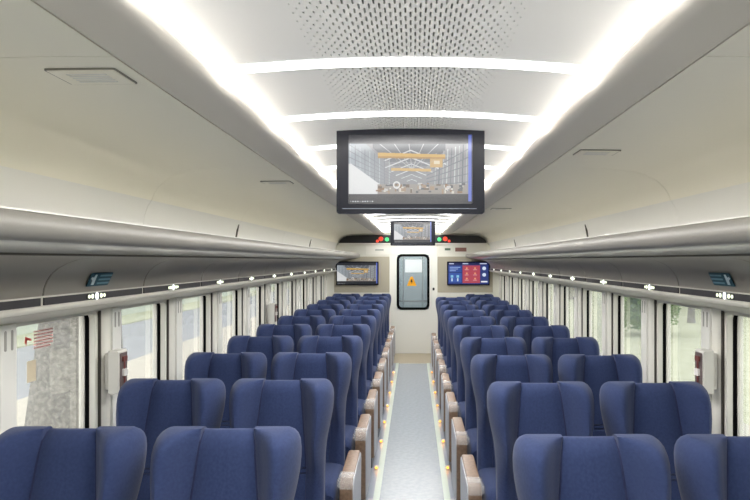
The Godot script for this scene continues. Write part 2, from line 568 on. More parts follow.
func make_walls() -> void:
	var n_window := 0
	var n_trim := 0
	for s in [-1.0, 1.0]:
		var side := "left" if s < 0 else "right"
		var root := base("wall_" + side)
		tag(root, "%s train side wall with pale pillars between its windows" % side, "wall", "", "structure")
		put("lower_panel", along(PackedVector2Array([Vector2(1.55, -1.66), Vector2(1.628, -1.66), Vector2(1.628, -1.0), Vector2(1.60, -1.0), Vector2(1.548, -1.01), Vector2(1.543, -1.03)]), s, BACK, END), M.wall, root)
		# frieze over the windows, leaning out from the rail to the glass
		put("frieze", along(PackedVector2Array([Vector2(1.36, -0.192), Vector2(1.40, -0.200), Vector2(1.548, -0.246), Vector2(1.565, -0.262), Vector2(1.628, -0.262), Vector2(1.64, 0.0), Vector2(1.60, 0.0), Vector2(1.585, -0.14), Vector2(1.37, -0.17)]), s, BACK, END), M.rail, root)
		put("sill_line", along(PackedVector2Array([Vector2(1.538, -1.036), Vector2(1.548, -1.036), Vector2(1.548, -1.05), Vector2(1.538, -1.05)]), s, BACK, END), M.gap, root)
		var pm := pillar_mesh(s)
		var T := PackedVector3Array()
		box_into(T, Vector3(s * 1.526 - 0.007, EYE - 1.0, -0.17), Vector3(s * 1.526 + 0.007, EYE - 0.244, -0.075), 0.003)
		var plate := finish(T)
		T = PackedVector3Array()
		var cap := rounded(0.014, 0.078, 0.0065, 4)
		for z in [-0.10, -0.14]:
			prism(T, cap, Vector3(s * 1.5205, EYE - 0.304, z), Vector3(0, 0, 1), Vector3.UP, Vector3(-s * 0.003, 0, 0), 0.001)
		var slots := [PackedVector3Array(), PackedVector3Array()]
		for q in 2: prism(slots[q], cap, Vector3(s * 1.5205, EYE - 0.304, [-0.10, -0.14][q]), Vector3(0, 0, 1), Vector3.UP, Vector3(-s * 0.003, 0, 0), 0.001)
		var slot_mesh := [finish(slots[0]), finish(slots[1])]
		T = PackedVector3Array()
		box_into(T, Vector3(s * 1.551 - 0.006, EYE - 1.0, -0.006), Vector3(s * 1.551 + 0.006, EYE - 0.25, 0.004), 0)
		var gap := finish(T)
		# window unit, measured from its near opening edge (z = 0) to the far one (z = -0.67)
		var ow := 0.715
		var oh := 0.765
		var mid := Vector2(-0.336, EYE - 0.63)
		var o3 := rounded(ow, oh, 0.035, 4, mid)
		var i3 := rounded(0.672, 0.736, 0.03, 4, mid)
		var i4 := rounded(0.668, 0.732, 0.028, 4, mid)
		T = PackedVector3Array()
		ring_frame(T, o3, i3, Vector3(s * 1.55, 0, 0), Vector3(0, 0, 1), Vector3.UP, Vector3(s * 0.03, 0, 0))
		var frame := finish(T)
		T = PackedVector3Array()
		ring_frame(T, o3, i4, Vector3(s * 1.58, 0, 0), Vector3(0, 0, 1), Vector3.UP, Vector3(s * 0.038, 0, 0))
		var seal := finish(T)
		T = PackedVector3Array()
		prism(T, rounded(0.70, 0.75, 0.03, 4, mid), Vector3(s * 1.612, 0, 0), Vector3(0, 0, 1), Vector3.UP, Vector3(s * 0.001, 0, 0))
		var pane := finish(T)
		for k in range(-4, 10):
			var d := 2.470 + k * BAY
			n_window += 1
			var w := Node3D.new()
			w.name = "window_%d" % n_window
			w.position = Vector3(0, 0, -d)
			add_child(w)
			put("window_frame", frame, M.frame, w)
			put("seal", seal, M.rubber, w)
			put("pane", pane, M.glass, w)
			var what := "%s window in the %s side wall" % [ORD[k], side] if k >= 0 else "window behind the viewpoint in the %s wall" % side
			if k == 0 and s < 0: what = "nearest left window, a grey tree trunk and a red notice in it"
			if k == 1 and s > 0: what = "second right window, with pale lawn and a distant thin trunk"
			tag(w, what, "window", "windows of the %s wall" % side, "structure")
			var pl := put("pillar", pm, M.wall, root, Vector3(0, 0, -(3.185 + k * BAY)))
			var cp := put("cover_plate", plate, M.plate, pl)
			put("slot", slot_mesh[0], M.slot, pl)
			put("slot", slot_mesh[1], M.slot, pl)
			put("gap", gap, M.gap, pl)
		# outer wall between the windows, closing the shell behind the pillars
		for k in range(-5, 10):
			var d := 3.14 + k * BAY - 0.012
			put("outer_post", along(PackedVector2Array([Vector2(1.60, -1.02), Vector2(1.624, -1.02), Vector2(1.624, -0.24), Vector2(1.60, -0.24)]), s, d, d + BAY - 0.648), M.wall, root)


func make_racks() -> void:
	for s in [-1.0, 1.0]:
		var side := "left" if s < 0 else "right"
		var o := base("luggage_rack")
		tag(o, "long grey luggage rack with rounded front lip above the %s windows" % side, "luggage rack", "luggage racks over the windows")
		# rounded lip
		var lip := PackedVector2Array([Vector2(0.978, 0.124), Vector2(0.968, 0.125), Vector2(0.955, 0.118), Vector2(0.944, 0.106), Vector2(0.939, 0.091), Vector2(0.940, 0.076), Vector2(0.947, 0.062), Vector2(0.958, 0.052), Vector2(0.972, 0.049), Vector2(0.985, 0.056), Vector2(0.985, 0.10), Vector2(0.979, 0.115)])
		put("front_lip", along(lip, s, BACK, END), M.lip, o)
		put("lip_edge", along(PackedVector2Array([Vector2(0.966, 0.1255), Vector2(0.979, 0.1235), Vector2(0.98, 0.128), Vector2(0.967, 0.129)]), s, BACK, END), M.plate, o)
		# flat tray with its glossy underside
		put("tray", along(PackedVector2Array([Vector2(0.98, 0.05), Vector2(1.0, 0.038), Vector2(1.10, 0.021), Vector2(1.385, 0.021), Vector2(1.385, 0.05), Vector2(1.10, 0.06), Vector2(0.985, 0.09)]), s, BACK, END), M.tray, o)
		put("groove", along(PackedVector2Array([Vector2(1.096, 0.0165), Vector2(1.112, 0.0145), Vector2(1.112, 0.024), Vector2(1.096, 0.024)]), s, BACK, END), M.gap, o)
		var line := [Vector2(1.362, -0.132), Vector2(1.358, -0.105), Vector2(1.348, -0.078), Vector2(1.331, -0.052), Vector2(1.307, -0.030), Vector2(1.275, -0.012), Vector2(1.235, 0.002), Vector2(1.185, 0.010), Vector2(1.112, 0.015)]
		var sec := thick(line, -0.012)
		var d0 := BACK
		for k in range(-4, 11):
			var d1 := minf(2.375 + k * BAY, END)
			if d1 - d0 < 0.05:
				continue
			var p := put("underside_panel", along(sec, s, d0 + 0.0045, d1 - 0.0045, 0.003), M.curve, o)
			put("joint", along(thick([line[0] + Vector2(0.004, 0), line[1] + Vector2(0.004, 0), line[2] + Vector2(0.004, 0.001), line[3] + Vector2(0.003, 0.002), line[4] + Vector2(0.003, 0.003), line[5] + Vector2(0.002, 0.004), line[6] + Vector2(0, 0.004), line[7] + Vector2(0, 0.004), line[8] + Vector2(0, 0.004)], -0.004), s, d1 - 0.009, d1 + 0.009), M.gap, p)
			put("indicator_strip", along(PackedVector2Array([Vector2(1.364, -0.139), Vector2(1.3645, -0.172), Vector2(1.38, -0.172), Vector2(1.38, -0.139)]), s, d0 + 0.012, d1 - 0.012), M.strip, o)
			d0 = d1
		put("rail", along(PackedVector2Array([Vector2(1.360, -0.132), Vector2(1.359, -0.138), Vector2(1.37, -0.139), Vector2(1.37, -0.1675), Vector2(1.358, -0.168), Vector2(1.354, -0.173), Vector2(1.352, -0.182), Vector2(1.356, -0.190), Vector2(1.372, -0.192), Vector2(1.39, -0.16), Vector2(1.39, -0.132)]), s, BACK, END), M.rail, o)


func make_end_walls() -> void:
	var z := -END
	var root := base("wall_end")
	tag(root, "cream end wall of the train car around its sliding door", "wall", "", "structure")
	var T := PackedVector3Array()
	prism(T, PackedVector2Array([Vector2(-1.72, -0.1), Vector2(-0.41, -0.1), Vector2(-0.41, 1.955), Vector2(0.43, 1.955), Vector2(0.43, -0.1), Vector2(1.72, -0.1), Vector2(1.72, 2.42), Vector2(-1.72, 2.42)]), Vector3(0, 0, z), Vector3.RIGHT, Vector3.UP, Vector3(0, 0, -0.1))
	put("wall_panel", finish(T), M.end, root)
	for s in [-1.0, 1.0]:
		var x0: float = -1.40 if s < 0 else 0.44
		put("niche_panel", box(Vector3(x0, EYE - 0.57, z), Vector3(x0 + 0.985, EYE + 0.07, z + 0.008), 0.003), M.taupe, root)
	T = PackedVector3Array()
	prism(T, PackedVector2Array([Vector2(-0.44, 1.955), Vector2(0.46, 1.955), Vector2(0.46, 1.972), Vector2(-0.44, 1.972)]), Vector3(0, 0, z), Vector3.RIGHT, Vector3.UP, Vector3(0, 0, 0.02), 0.003)
	put("door_lintel", finish(T), M.door, root)
	# door
	var door := base("door_1", Vector3(0.01, 0, z - 0.03))
	tag(door, "cream sliding door at the aisle's end with rounded black-rimmed window", "door", "", "structure")
	T = PackedVector3Array()
	var oc := Vector2(-0.005, EYE - 0.383)
	# leaf with an opening: four slabs round the rounded window rim
	box_into(T, Vector3(-0.425, 0.0, -0.04), Vector3(-0.285, 1.97, 0.0), 0.0)
	box_into(T, Vector3(0.275, 0.0, -0.04), Vector3(0.425, 1.97, 0.0), 0.0)
	box_into(T, Vector3(-0.285, 0.0, -0.04), Vector3(0.275, oc.y - 0.485, 0.0), 0.0)
	box_into(T, Vector3(-0.285, oc.y + 0.485, -0.04), Vector3(0.275, 1.97, 0.0), 0.0)
	put("door_leaf", finish(T), M.door, door)
	T = PackedVector3Array()
	ring_frame(T, rounded(0.585, 0.995, 0.09, 6, oc), rounded(0.50, 0.91, 0.06, 6, oc), Vector3(0, 0, -0.02), Vector3.RIGHT, Vector3.UP, Vector3(0, 0, 0.032))
	put("window_rim", finish(T), M.rubber, door)
	T = PackedVector3Array()
	prism(T, rounded(0.52, 0.93, 0.06, 6, oc), Vector3(0, 0, -0.012), Vector3.RIGHT, Vector3.UP, Vector3(0, 0, 0.003))
	put("pane", finish(T), M.door_glass, door)
	put("paper_notice", box(Vector3(-0.15, oc.y + 0.17, -0.008), Vector3(0.155, oc.y + 0.40, -0.006), 0.0), mat("d5dcdf", 0.7), door)
	T = PackedVector3Array()
	prism(T, PackedVector2Array([Vector2(-0.085, 0), Vector2(0.085, 0), Vector2(0.018, 0.165), Vector2(-0.018, 0.165)]), Vector3(-0.03, oc.y - 0.07, -0.008), Vector3.RIGHT, Vector3.UP, Vector3(0, 0, 0.003))
	var warn := put("warning_sign", finish(T), mat("e8a413", 0.6), door)
	T = PackedVector3Array()
	prism(T, PackedVector2Array([Vector2(-0.012, 0.115), Vector2(0.014, 0.115), Vector2(0.004, 0.082), Vector2(0.02, 0.082), Vector2(-0.008, 0.028), Vector2(-0.001, 0.066), Vector2(-0.02, 0.066)]), Vector3(-0.03, oc.y - 0.07, -0.005), Vector3.RIGHT, Vector3.UP, Vector3(0, 0, 0.002))
	put("bolt_mark", finish(T), M.black, warn)
	put("lower_rail", box(Vector3(-0.25, oc.y - 0.36, -0.03), Vector3(0.25, oc.y - 0.33, -0.013), 0.002), mat("70777d", 0.5), door)
	T = PackedVector3Array()
	prism(T, rounded(0.035, 0.05, 0.012, 4), Vector3(0.36, EYE - 0.51, 0), Vector3.RIGHT, Vector3.UP, Vector3(0, 0, 0.012), 0.003)
	put("lock", finish(T), M.casing, door)
	# vestibule behind the door glass
	var vest := base("wall_vestibule")
	tag(vest, "grey blue vestibule seen through the window of the end door", "wall", "", "structure")
	put("wall_panel", box(Vector3(-0.9, -0.1, z - 1.3), Vector3(0.9, 2.42, z - 1.2), 0), mat("93a1a8", 0.5), vest)
	for s in [-1.0, 1.0]:
		put("side_panel", box(Vector3(s * 0.85 - 0.05, -0.1, z - 1.2), Vector3(s * 0.85 + 0.05, 2.42, z - 0.1), 0), mat("bcc4c6", 0.5), vest)
		put("grab_post", box(Vector3(s * 0.19 - 0.012, 0.0, z - 1.19), Vector3(s * 0.19 + 0.012, 2.3, z - 1.15), 0.003), mat("6d7a80", 0.4), vest)
	put("vestibule_ceiling", box(Vector3(-0.9, 2.3, z - 1.3), Vector3(0.9, 2.42, z - 0.1), 0), M.ceiling, vest)
	put("vestibule_floor", box(Vector3(-0.9, -0.1, z - 1.3), Vector3(0.9, -0.006, z - 0.1), 0), M.floor, vest)
	area(Vector3(0, 2.28, z - 0.65), Vector3.DOWN, Vector3(0, 0, -1), Vector2(0.5, 0.12), 0.6)
	var vl := base("vestibule_light")
	put("diffuser", box(Vector3(-0.25, 2.285, z - 0.71), Vector3(0.25, 2.30, z - 0.59), 0.002), M.tube, vl)
	tag(vl, "white lamp on the vestibule ceiling behind the end door", "ceiling light")
	# back of the car, behind the viewpoint
	var back := base("wall_back")
	tag(back, "cream rear end wall of the train car behind the viewpoint", "wall", "", "structure")
	put("wall_panel", box(Vector3(-1.72, -0.1, -BACK), Vector3(1.72, 2.42, -BACK + 0.1), 0), M.end, back)
	# long dark panel over the door
	T = PackedVector3Array()
	var x0 := -1.315
	var x1 := 1.315
	var P := PackedVector2Array([Vector2(x0, 0.31), Vector2(x1, 0.31), Vector2(x1 - 0.012, 0.345), Vector2(x1 - 0.035, 0.378), Vector2(x1 - 0.075, 0.408), Vector2(x1 - 0.14, 0.434), Vector2(x1 - 0.25, 0.446), Vector2(0.9, 0.453), Vector2(-0.9, 0.453), Vector2(x0 + 0.25, 0.446), Vector2(x0 + 0.14, 0.434), Vector2(x0 + 0.075, 0.408), Vector2(x0 + 0.035, 0.378), Vector2(x0 + 0.012, 0.345)])
	prism(T, P, Vector3(0, EYE, z + 0.002), Vector3.RIGHT, Vector3.UP, Vector3(0, 0, 0.03), 0.006)
	var dp := base("display_panel")
	put("panel_face", finish(T), M.black, dp)
	tag(dp, "long black panel with rounded ends over the end door", "display panel")
	var edge := PackedVector3Array()
	box_into(edge, Vector3(x0 - 0.01, EYE + 0.288, z + 0.002), Vector3(x1 + 0.01, EYE + 0.309, z + 0.035), 0.004)
	put("ledge", finish(edge), M.plate, dp)
	var spots := [[-0.63, 0.345, 0.032, "red", "upper red lamp left of the far hanging screen"], [-0.567, 0.385, 0.05, "red", "larger red lamp beside the green one, left of the far screen"], [-0.46, 0.375, 0.045, "green", "green lamp touching the left edge of the far hanging screen"],
		[0.47, 0.375, 0.045, "green", "green lamp touching the right edge of the far hanging screen"], [0.575, 0.385, 0.05, "red", "larger red lamp beside the green one, right of the far screen"], [0.645, 0.345, 0.032, "red", "small red lamp farthest right on the black panel"]]
	spots[0][4] = "small red lamp farthest left on the black panel"
	for p in spots:
		T = PackedVector3Array()
		prism(T, rounded(p[2] * 1.6, p[2] * 1.6, p[2] * 0.75, 6), Vector3(p[0], EYE + p[1], z + 0.03), Vector3.RIGHT, Vector3.UP, Vector3(0, 0, 0.02), 0.006)
		var lamp := base("signal_light")
		put("lens", finish(T), M[p[3]], lamp)
		tag(lamp, p[4], "signal light", "red and green lamps over the end door")
	# small plates over the niches
	var sign1 := base("wall_sign", Vector3(-0.60, EYE + 0.19, z))
	put("plate", box(Vector3(-0.235, -0.085, 0), Vector3(0.235, 0.085, 0.01), 0.003), mat("e8e6dd", 0.5), sign1)
	put("print_line", box(Vector3(-0.07, -0.015, 0.01), Vector3(0.08, 0.012, 0.011), 0), mat("9fa39f", 0.6), sign1)
	tag(sign1, "white sign plate above the left wall screen", "sign")
	var sign2 := base("wall_sign", Vector3(0.855, EYE + 0.195, z))
	put("plate", box(Vector3(-0.10, -0.035, 0), Vector3(0.10, 0.035, 0.008), 0.003), mat("8d655c", 0.5), sign2)
	tag(sign2, "small brown red sign plate above the right wall screen", "sign")
	var sign3 := base("wall_sign", Vector3(0.62, EYE + 0.20, z))
	put("plate", box(Vector3(-0.05, -0.02, 0), Vector3(0.05, 0.02, 0.008), 0.003), mat("5b6f5f", 0.5), sign3)
	tag(sign3, "tiny green sign plate right of the end door's top", "sign")


# ---------------------------------------------------------------- screens
func dot(im: Image, x: int, y: int, w: int, c: Color) -> void:
	im.fill_rect(Rect2i(x - w / 2, y - w / 2, w, w), c)


func line(im: Image, a: Vector2, b: Vector2, w: int, c: Color) -> void:
	var n := int(a.distance_to(b)) + 1
	for i in n + 1:
		var p := a.lerp(b, float(i) / n)
		dot(im, int(p.x), int(p.y), w, c)


func hall_picture() -> ImageTexture:        # a workshop hall with two yellow gantry cranes, black bars, a blue edge
	var im := Image.create(512, 288, false, Image.FORMAT_RGB8)
	im.fill(Color("2b2d33"))
	rng.seed = 11
	im.fill_rect(Rect2i(0, 38, 494, 208), Color("8e9093"))
	var vp := Vector2(262, 205)
	# roof: dark bays between pale trusses
	for y in range(38, 170):
		for x in range(100, 400):
			var t := (y - 38) / 132.0
			if absf(x - 255) < 175 - t * 150: im.set_pixel(x, y, Color("5c6067").lerp(Color("85888c"), t))
	for k in 7:
		var t := pow(k / 7.0, 0.7)
		var l := Vector2(60, 95).lerp(vp, t)
		var r := Vector2(450, 95).lerp(vp, t)
		var top := Vector2(255, 18).lerp(vp, t)
		var wdt := int(lerpf(6, 2, t))
		if k > 0: line(im, l, top, wdt, Color("d9dcdd"))
		if k > 0: line(im, r, top, wdt, Color("d9dcdd"))
		line(im, l + Vector2(0, -6), r + Vector2(0, -6), maxi(1, wdt - 2), Color("a9adb0"))
	for k in 5: line(im, Vector2(130 + k * 60, 40), vp + Vector2(0, -60), 2, Color("c8cbcd"))
	# left glazing and right columns
	for y in range(38, 246):
		for x in range(0, 200):
			var e := 60.0 + x * 0.9
			if y < e + 60 and x < 150 and y > x * 0.95 - 30: im.set_pixel(x, y, Color("aab4bb").lerp(Color("8f9499"), x / 150.0))
	for k in 9:
		var x := 8.0 + k * 20
		line(im, Vector2(x, 38 + k * 8), Vector2(x, 240 - k * 3), 2, Color("6d737a") if k % 2 else Color("c9ced2"))
	for k in 6: line(im, Vector2(0, 40 + k * 26), vp + Vector2(-70, -40 + k * 9), 2, Color("7f868d"))
	for y in range(120, 246):
		for x in range(0, 150):
			if y > 112 + x * 0.72: im.set_pixel(x, y, Color("e3e5e5"))
	for k in 9:
		var x := 490.0 - k * 16
		line(im, Vector2(x, 38 + k * 5), Vector2(x - 6, 236 - k * 3), 4 if k % 2 else 2, Color("5e646b") if k % 3 == 1 else Color("c4c8ca"))
	for k in 5: line(im, Vector2(494, 60 + k * 34), vp + Vector2(60, -50 + k * 14), 3, Color("6f757b"))
	# cranes
	for q in 22: line(im, Vector2(122, 76 + q), Vector2(398, 84 + q * 0.8), 2, Color("d9b05c") if q < 15 else Color("b48a45"))
	im.fill_rect(Rect2i(336, 100, 52, 36), Color("c9a566"))
	im.fill_rect(Rect2i(352, 108, 24, 14), Color("e6d9b8"))
	for q in 12: line(im, Vector2(176, 138 + q), Vector2(340, 142 + q), 1, Color("cfaa63"))
	for k in 6: line(im, Vector2(150 + k * 42, 96), Vector2(190 + k * 26, 138), 1, Color("b9b4a6"))
	# machines along the floor
	im.fill_rect(Rect2i(120, 206, 370, 40), Color("9b958d"))
	for k in 70:
		var c: Color = [Color("6b5b4d"), Color("c7c6c2"), Color("8a6a4b"), Color("55595e"), Color("d8d3c8"), Color("a78e74")][rng.randi() % 6]
		im.fill_rect(Rect2i(110 + rng.randi() % 360, 200 + rng.randi() % 36, 4 + rng.randi() % 18, 5 + rng.randi() % 12), c)
	for a in 40:
		dot(im, 198 + int(cos(a * TAU / 40) * 13), 208 + int(sin(a * TAU / 40) * 13), 5, Color("e6e6e4"))
	im.fill_rect(Rect2i(0, 246, 494, 42), Color("25282d"))
	for k in 10: im.fill_rect(Rect2i(6 + k * 10, 274, 6, 5), Color("c9cdd2") if k % 4 else Color("7d838a"))
	im.fill_rect(Rect2i(494, 0, 13, 276), Color("5f74d8"))
	im.fill_rect(Rect2i(507, 0, 5, 288), Color("20222a"))
	return ImageTexture.create_from_image(im)


func panel_picture() -> ImageTexture:       # journey information: blue panels and a red square with round symbols
	var im := Image.create(256, 144, false, Image.FORMAT_RGB8)
	im.fill(Color("2a3a78"))
	im.fill_rect(Rect2i(0, 0, 256, 16), Color("1c2350"))
	for r in [[8, 30], [92, 36], [200, 44]]: im.fill_rect(Rect2i(r[0], 5, r[1], 7), Color("c8cfe8"))
	im.fill_rect(Rect2i(6, 24, 80, 40), Color("33509a"))
	im.fill_rect(Rect2i(6, 70, 80, 62), Color("3a5aa8"))
	for k in 3: im.fill_rect(Rect2i(12, 30 + k * 11, 66 - k * 14, 5), Color("9db4e4"))
	for k in 2:
		im.fill_rect(Rect2i(18 + k * 36, 84, 16, 16), Color("8ccbe8"))
		im.fill_rect(Rect2i(22 + k * 36, 104, 8, 20), Color("d6e6f6"))
	im.fill_rect(Rect2i(92, 20, 110, 116), Color("b64a5a"))
	for r in 3:
		for k in 2:
			for a in range(0, 12):
				for b in range(0, 12):
					if Vector2(a - 6, b - 6).length() < 6: im.set_pixel(112 + k * 52 + a, 32 + r * 34 + b, Color("f0a277"))
			im.fill_rect(Rect2i(106 + k * 52, 47 + r * 34, 24, 3), Color("e8c4c0"))
	for r in 2:
		for a in 26:
			for b in 26:
				if Vector2(a - 13, b - 13).length() < 12: im.set_pixel(214 + a, 26 + r * 42 + b, Color("dce8fb"))
	im.fill_rect(Rect2i(208, 122, 40, 9), Color("f2f4fb"))
	return ImageTexture.create_from_image(im)


func screen_mat(t: Texture2D, energy: float) -> StandardMaterial3D:
	var m := mat("0c0c10", 0.22)
	m.emission_enabled = true
	m.emission = Color.BLACK
	m.emission_texture = t
	m.emission_energy_multiplier = energy
	return m


func make_monitors() -> void:
	var hall := hall_picture()
	M.hall = screen_mat(hall, 0.4)
	M.info = screen_mat(panel_picture(), 0.45)
	# hanging monitor, its front at z = 0
	var o := base("hanging_monitor", Vector3(0.0, EYE + 0.374, -2.62))
	var w := 0.606
	var h := 0.364
	var T := PackedVector3Array()
	ring_frame(T, rounded(w, h, 0.01, 3), rounded(0.508, 0.284, 0.003, 3, Vector2(0.0, 0.0)), Vector3(0, 0, -0.03), Vector3.RIGHT, Vector3.UP, Vector3(0, 0, 0.03))
	put("bezel", finish(T), M.bezel, o)
	put("screen", picture(0.51, 0.286), M.hall, o, Vector3(0, 0, -0.006))
	T = PackedVector3Array()
	prism(T, rounded(w - 0.01, h - 0.01, 0.012, 3), Vector3(0, 0, -0.075), Vector3.RIGHT, Vector3.UP, Vector3(0, 0, 0.05), 0.012)
	put("casing", finish(T), M.casing, o)
	put("trim_line", box(Vector3(-0.28, -0.1625, 0.0), Vector3(0.27, -0.1605, 0.0015), 0), mat("6f7580", 0.3), o)
	T = PackedVector3Array()
	box_into(T, Vector3(-0.11, 0.10, -0.10), Vector3(0.11, 0.168, -0.074), 0.004)
	box_into(T, Vector3(-0.03, 0.12, -0.11), Vector3(0.03, 0.168, -0.05), 0.004)
	put("mount", finish(T), M.casing, o)
	tag(o, "large nearest screen hanging from the ceiling, showing a crane hall", "monitor", "screens hanging from the ceiling")
	var c := copy(o, "hanging_monitor")
	c.position = Vector3(0.003, EYE + 0.384, -8.66)
	tag(c, "far smaller screen hanging over the aisle before the end door", "monitor", "screens hanging from the ceiling")
	# two screens on the end wall
	for q in 2:
		var x: float = -0.986 if q == 0 else 0.985
		var s := base("wall_screen", Vector3(x, EYE - 0.228, -END + 0.008))
		T = PackedVector3Array()
		ring_frame(T, rounded(0.755, 0.42, 0.008, 3), rounded(0.72, 0.385, 0.003, 3), Vector3.ZERO, Vector3.RIGHT, Vector3.UP, Vector3(0, 0, 0.035))
		put("bezel", finish(T), M.bezel, s)
		put("screen", picture(0.725, 0.39), M.hall if q == 0 else M.info, s, Vector3(0, 0, 0.026))
		put("casing", box(Vector3(-0.37, -0.20, 0.0), Vector3(0.37, 0.20, 0.022), 0), M.casing, s)
		tag(s, "wall screen left of the end door, showing the crane hall" if q == 0 else "wall screen right of the end door, blue with a red square", "monitor", "screens on the end wall")


# ---------------------------------------------------------------- seats
func half_width(y: float) -> float:
	var K := [[0.40, 0.218], [0.66, 0.212], [0.76, 0.213], [0.83, 0.221], [0.89, 0.234], [0.94, 0.243], [0.98, 0.247], [1.02, 0.2465], [1.05, 0.242], [1.068, 0.234], [1.082, 0.221], [1.090, 0.204]]
	for i in K.size() - 1:
		if y <= K[i + 1][0]: return lerpf(K[i][1], K[i + 1][1], clampf((y - K[i][0]) / (K[i + 1][0] - K[i][0]), 0, 1))
	return 0.204


func seam_x(y: float) -> float:
	return lerpf(0.128, 0.088, clampf((y - 0.7) / 0.39, 0, 1))


func lean(y: float) -> float:
	return (1.09 - y) * 0.19


func make_seat(side: float, aisle: bool) -> Node3D:
	var o := base("train_seat")
	# wings either side of the headrest, running down as side bolsters
	for s in [-1.0, 1.0]:
		var rings := []
		for y in [0.42, 0.50, 0.60, 0.68, 0.74, 0.79, 0.83, 0.87, 0.91, 0.95, 0.99, 1.02, 1.045, 1.063, 1.077, 1.086, 1.090]:
			var w := half_width(y)
			var sx := seam_x(y)
			var z := lean(y)
			var top := clampf((y - 1.03) / 0.06, 0.0, 1.0)
			var round_ := 1.0 - sqrt(maxf(0.0, 1.0 - top * top))
			var p := 0.030 + 0.085 * smoothstep(0.60, 0.84, y)
			p = lerpf(p, 0.012, round_ * 0.9)
			var b := lerpf(0.085, 0.035, round_)
			var r := PackedVector3Array()
			for q in [[0.0, -0.10], [0.035, 0.02], [0.12, 0.13], [0.26, 0.42], [0.40, 0.74], [0.52, 0.94], [0.61, 1.0], [0.70, 0.94], [0.81, 0.72], [0.91, 0.40], [0.975, 0.08], [1.0, -0.25]]:
				r.append(Vector3(s * lerpf(sx, w, q[0]), y, z + p * q[1]))
			for q in [[0.995, -0.55], [0.96, -0.85], [0.88, -1.0], [0.4, -1.0], [0.0, -1.0]]:
				r.append(Vector3(s * lerpf(sx, w, q[0]), y, z + b * q[1]))
			rings.append(r)
		var T := PackedVector3Array()
		loft(T, rings)
		put("wing", finish(T, 55.0), M.cloth, o)
	# middle panels: head, lumbar band, lower back
	for part in [["headrest", [0.690, 0.694, 0.75, 0.85, 0.95, 1.02, 1.05, 1.066, 1.074, 1.080]], ["lumbar_band", [0.668, 0.671, 0.684, 0.687]], ["backrest", [0.42, 0.46, 0.54, 0.62, 0.660, 0.665]]]:
		var rings := []
		var ys: Array = part[1]
		for i in ys.size():
			var y: float = ys[i]
			var sx := seam_x(y) + 0.003
			var z := lean(y)
			var drop := 0.0
			if i == 0 or i == ys.size() - 1: drop = 0.008
			if part[0] == "headrest": drop = maxf(drop, 0.045 * pow(clampf((y - 1.03) / 0.054, 0, 1), 2.0))
			var r := PackedVector3Array()
			for k in 9:
				var f := -1.0 + k / 4.0
				r.append(Vector3(sx * f, y, z - drop + 0.012 - 0.020 * pow(absf(f), 3.0)))
			r.append(Vector3(sx, y, z - 0.08 + drop * 0.8))
			r.append(Vector3(-sx, y, z - 0.08 + drop * 0.8))
			rings.append(r)
		var T := PackedVector3Array()
		loft(T, rings)
		put(part[0], finish(T, 45.0), M.cloth, o)
	# welts in the seams between the middle and the wings
	for s in [-1.0, 1.0]:
		var rings := []
		for y in [0.69, 0.80, 0.92, 1.0, 1.05, 1.075]:
			var r := PackedVector3Array()
			var c := Vector3(s * seam_x(y), y, lean(y) - 0.005 - 0.04 * pow(clampf((y - 1.03) / 0.054, 0, 1), 2.0))
			for k in 6: r.append(c + Vector3(cos(k * TAU / 6), 0, sin(k * TAU / 6)) * 0.0035)
			rings.append(r)
		var T := PackedVector3Array()
		loft(T, rings)
		put("seam", finish(T), M.cloth_seam, o)
	# rear shell
	var R := []
	for y in [0.36, 0.5, 0.7, 0.9, 1.0, 1.04]:
		var w: float = half_width(y) - 0.02
		var z := lean(y) - 0.078
		R.append(PackedVector3Array([Vector3(-w, y, z), Vector3(w, y, z), Vector3(w - 0.02, y, z - 0.028), Vector3(-w + 0.02, y, z - 0.028)]))
	var TS := PackedVector3Array()
	loft(TS, R)
	put("back_shell", finish(TS), M.shell, o)
	# cushion
	var CR := []
	for q in [[0.10, 0.30, 0.42], [0.13, 0.285, 0.455], [0.30, 0.285, 0.462], [0.50, 0.29, 0.468], [0.56, 0.30, 0.455], [0.585, 0.33, 0.425]]:
		var r := PackedVector3Array()
		for p in rounded(0.44, q[2] - q[1], 0.045, 4): r.append(Vector3(p.x, (q[1] + q[2]) / 2 + p.y, q[0]))
		CR.append(r)
	var TC := PackedVector3Array()
	loft(TC, CR)
	put("seat_cushion", finish(TC), M.cloth, o)
	put("seat_frame", box(Vector3(-0.21, 0.235, 0.06), Vector3(0.21, 0.288, 0.54), 0.008), M.base, o)
	for x in [-0.13, 0.13]:
		put("leg", box(Vector3(x - 0.025, 0.0, 0.16), Vector3(x + 0.025, 0.238, 0.44), 0.008), M.base, o)
	if aisle:
		# wooden end panel of the armrest: its side towards the aisle is covered in grey
		var x := -side * 0.284          # towards the aisle from the seat's middle
		var T := PackedVector3Array()
		var P := PackedVector2Array()
		for q in [[0.655, 0.10], [0.672, 0.14], [0.676, 0.46], [0.672, 0.50], [0.655, 0.528], [0.625, 0.541], [0.24, 0.556], [0.20, 0.55], [0.178, 0.53], [0.17, 0.495], [0.20, 0.14], [0.235, 0.10]]: P.append(Vector2(q[0], q[1]))
		prism(T, P, Vector3(x - 0.034, 0, 0), Vector3(0, 0, 1), Vector3.UP, Vector3(0.068, 0, 0), 0.010)
		var arm := put("armrest", finish(T), M.wood, o)
		T = PackedVector3Array()
		var Q := inset(P, 0.012)
		var xo := x - side * 0.033
		prism(T, Q, Vector3(xo, 0, 0), Vector3(0, 0, 1), Vector3.UP, Vector3(-side * 0.006, 0, 0), 0.002)
		put("side_cover", finish(T), M.cover, arm)
		T = PackedVector3Array()
		box_into(T, Vector3(x + side * 0.006 - 0.022, 0.0, 0.24), Vector3(x + side * 0.006 + 0.022, 0.12, 0.60), 0.004)
		put("foot_panel", finish(T), M.base, arm)
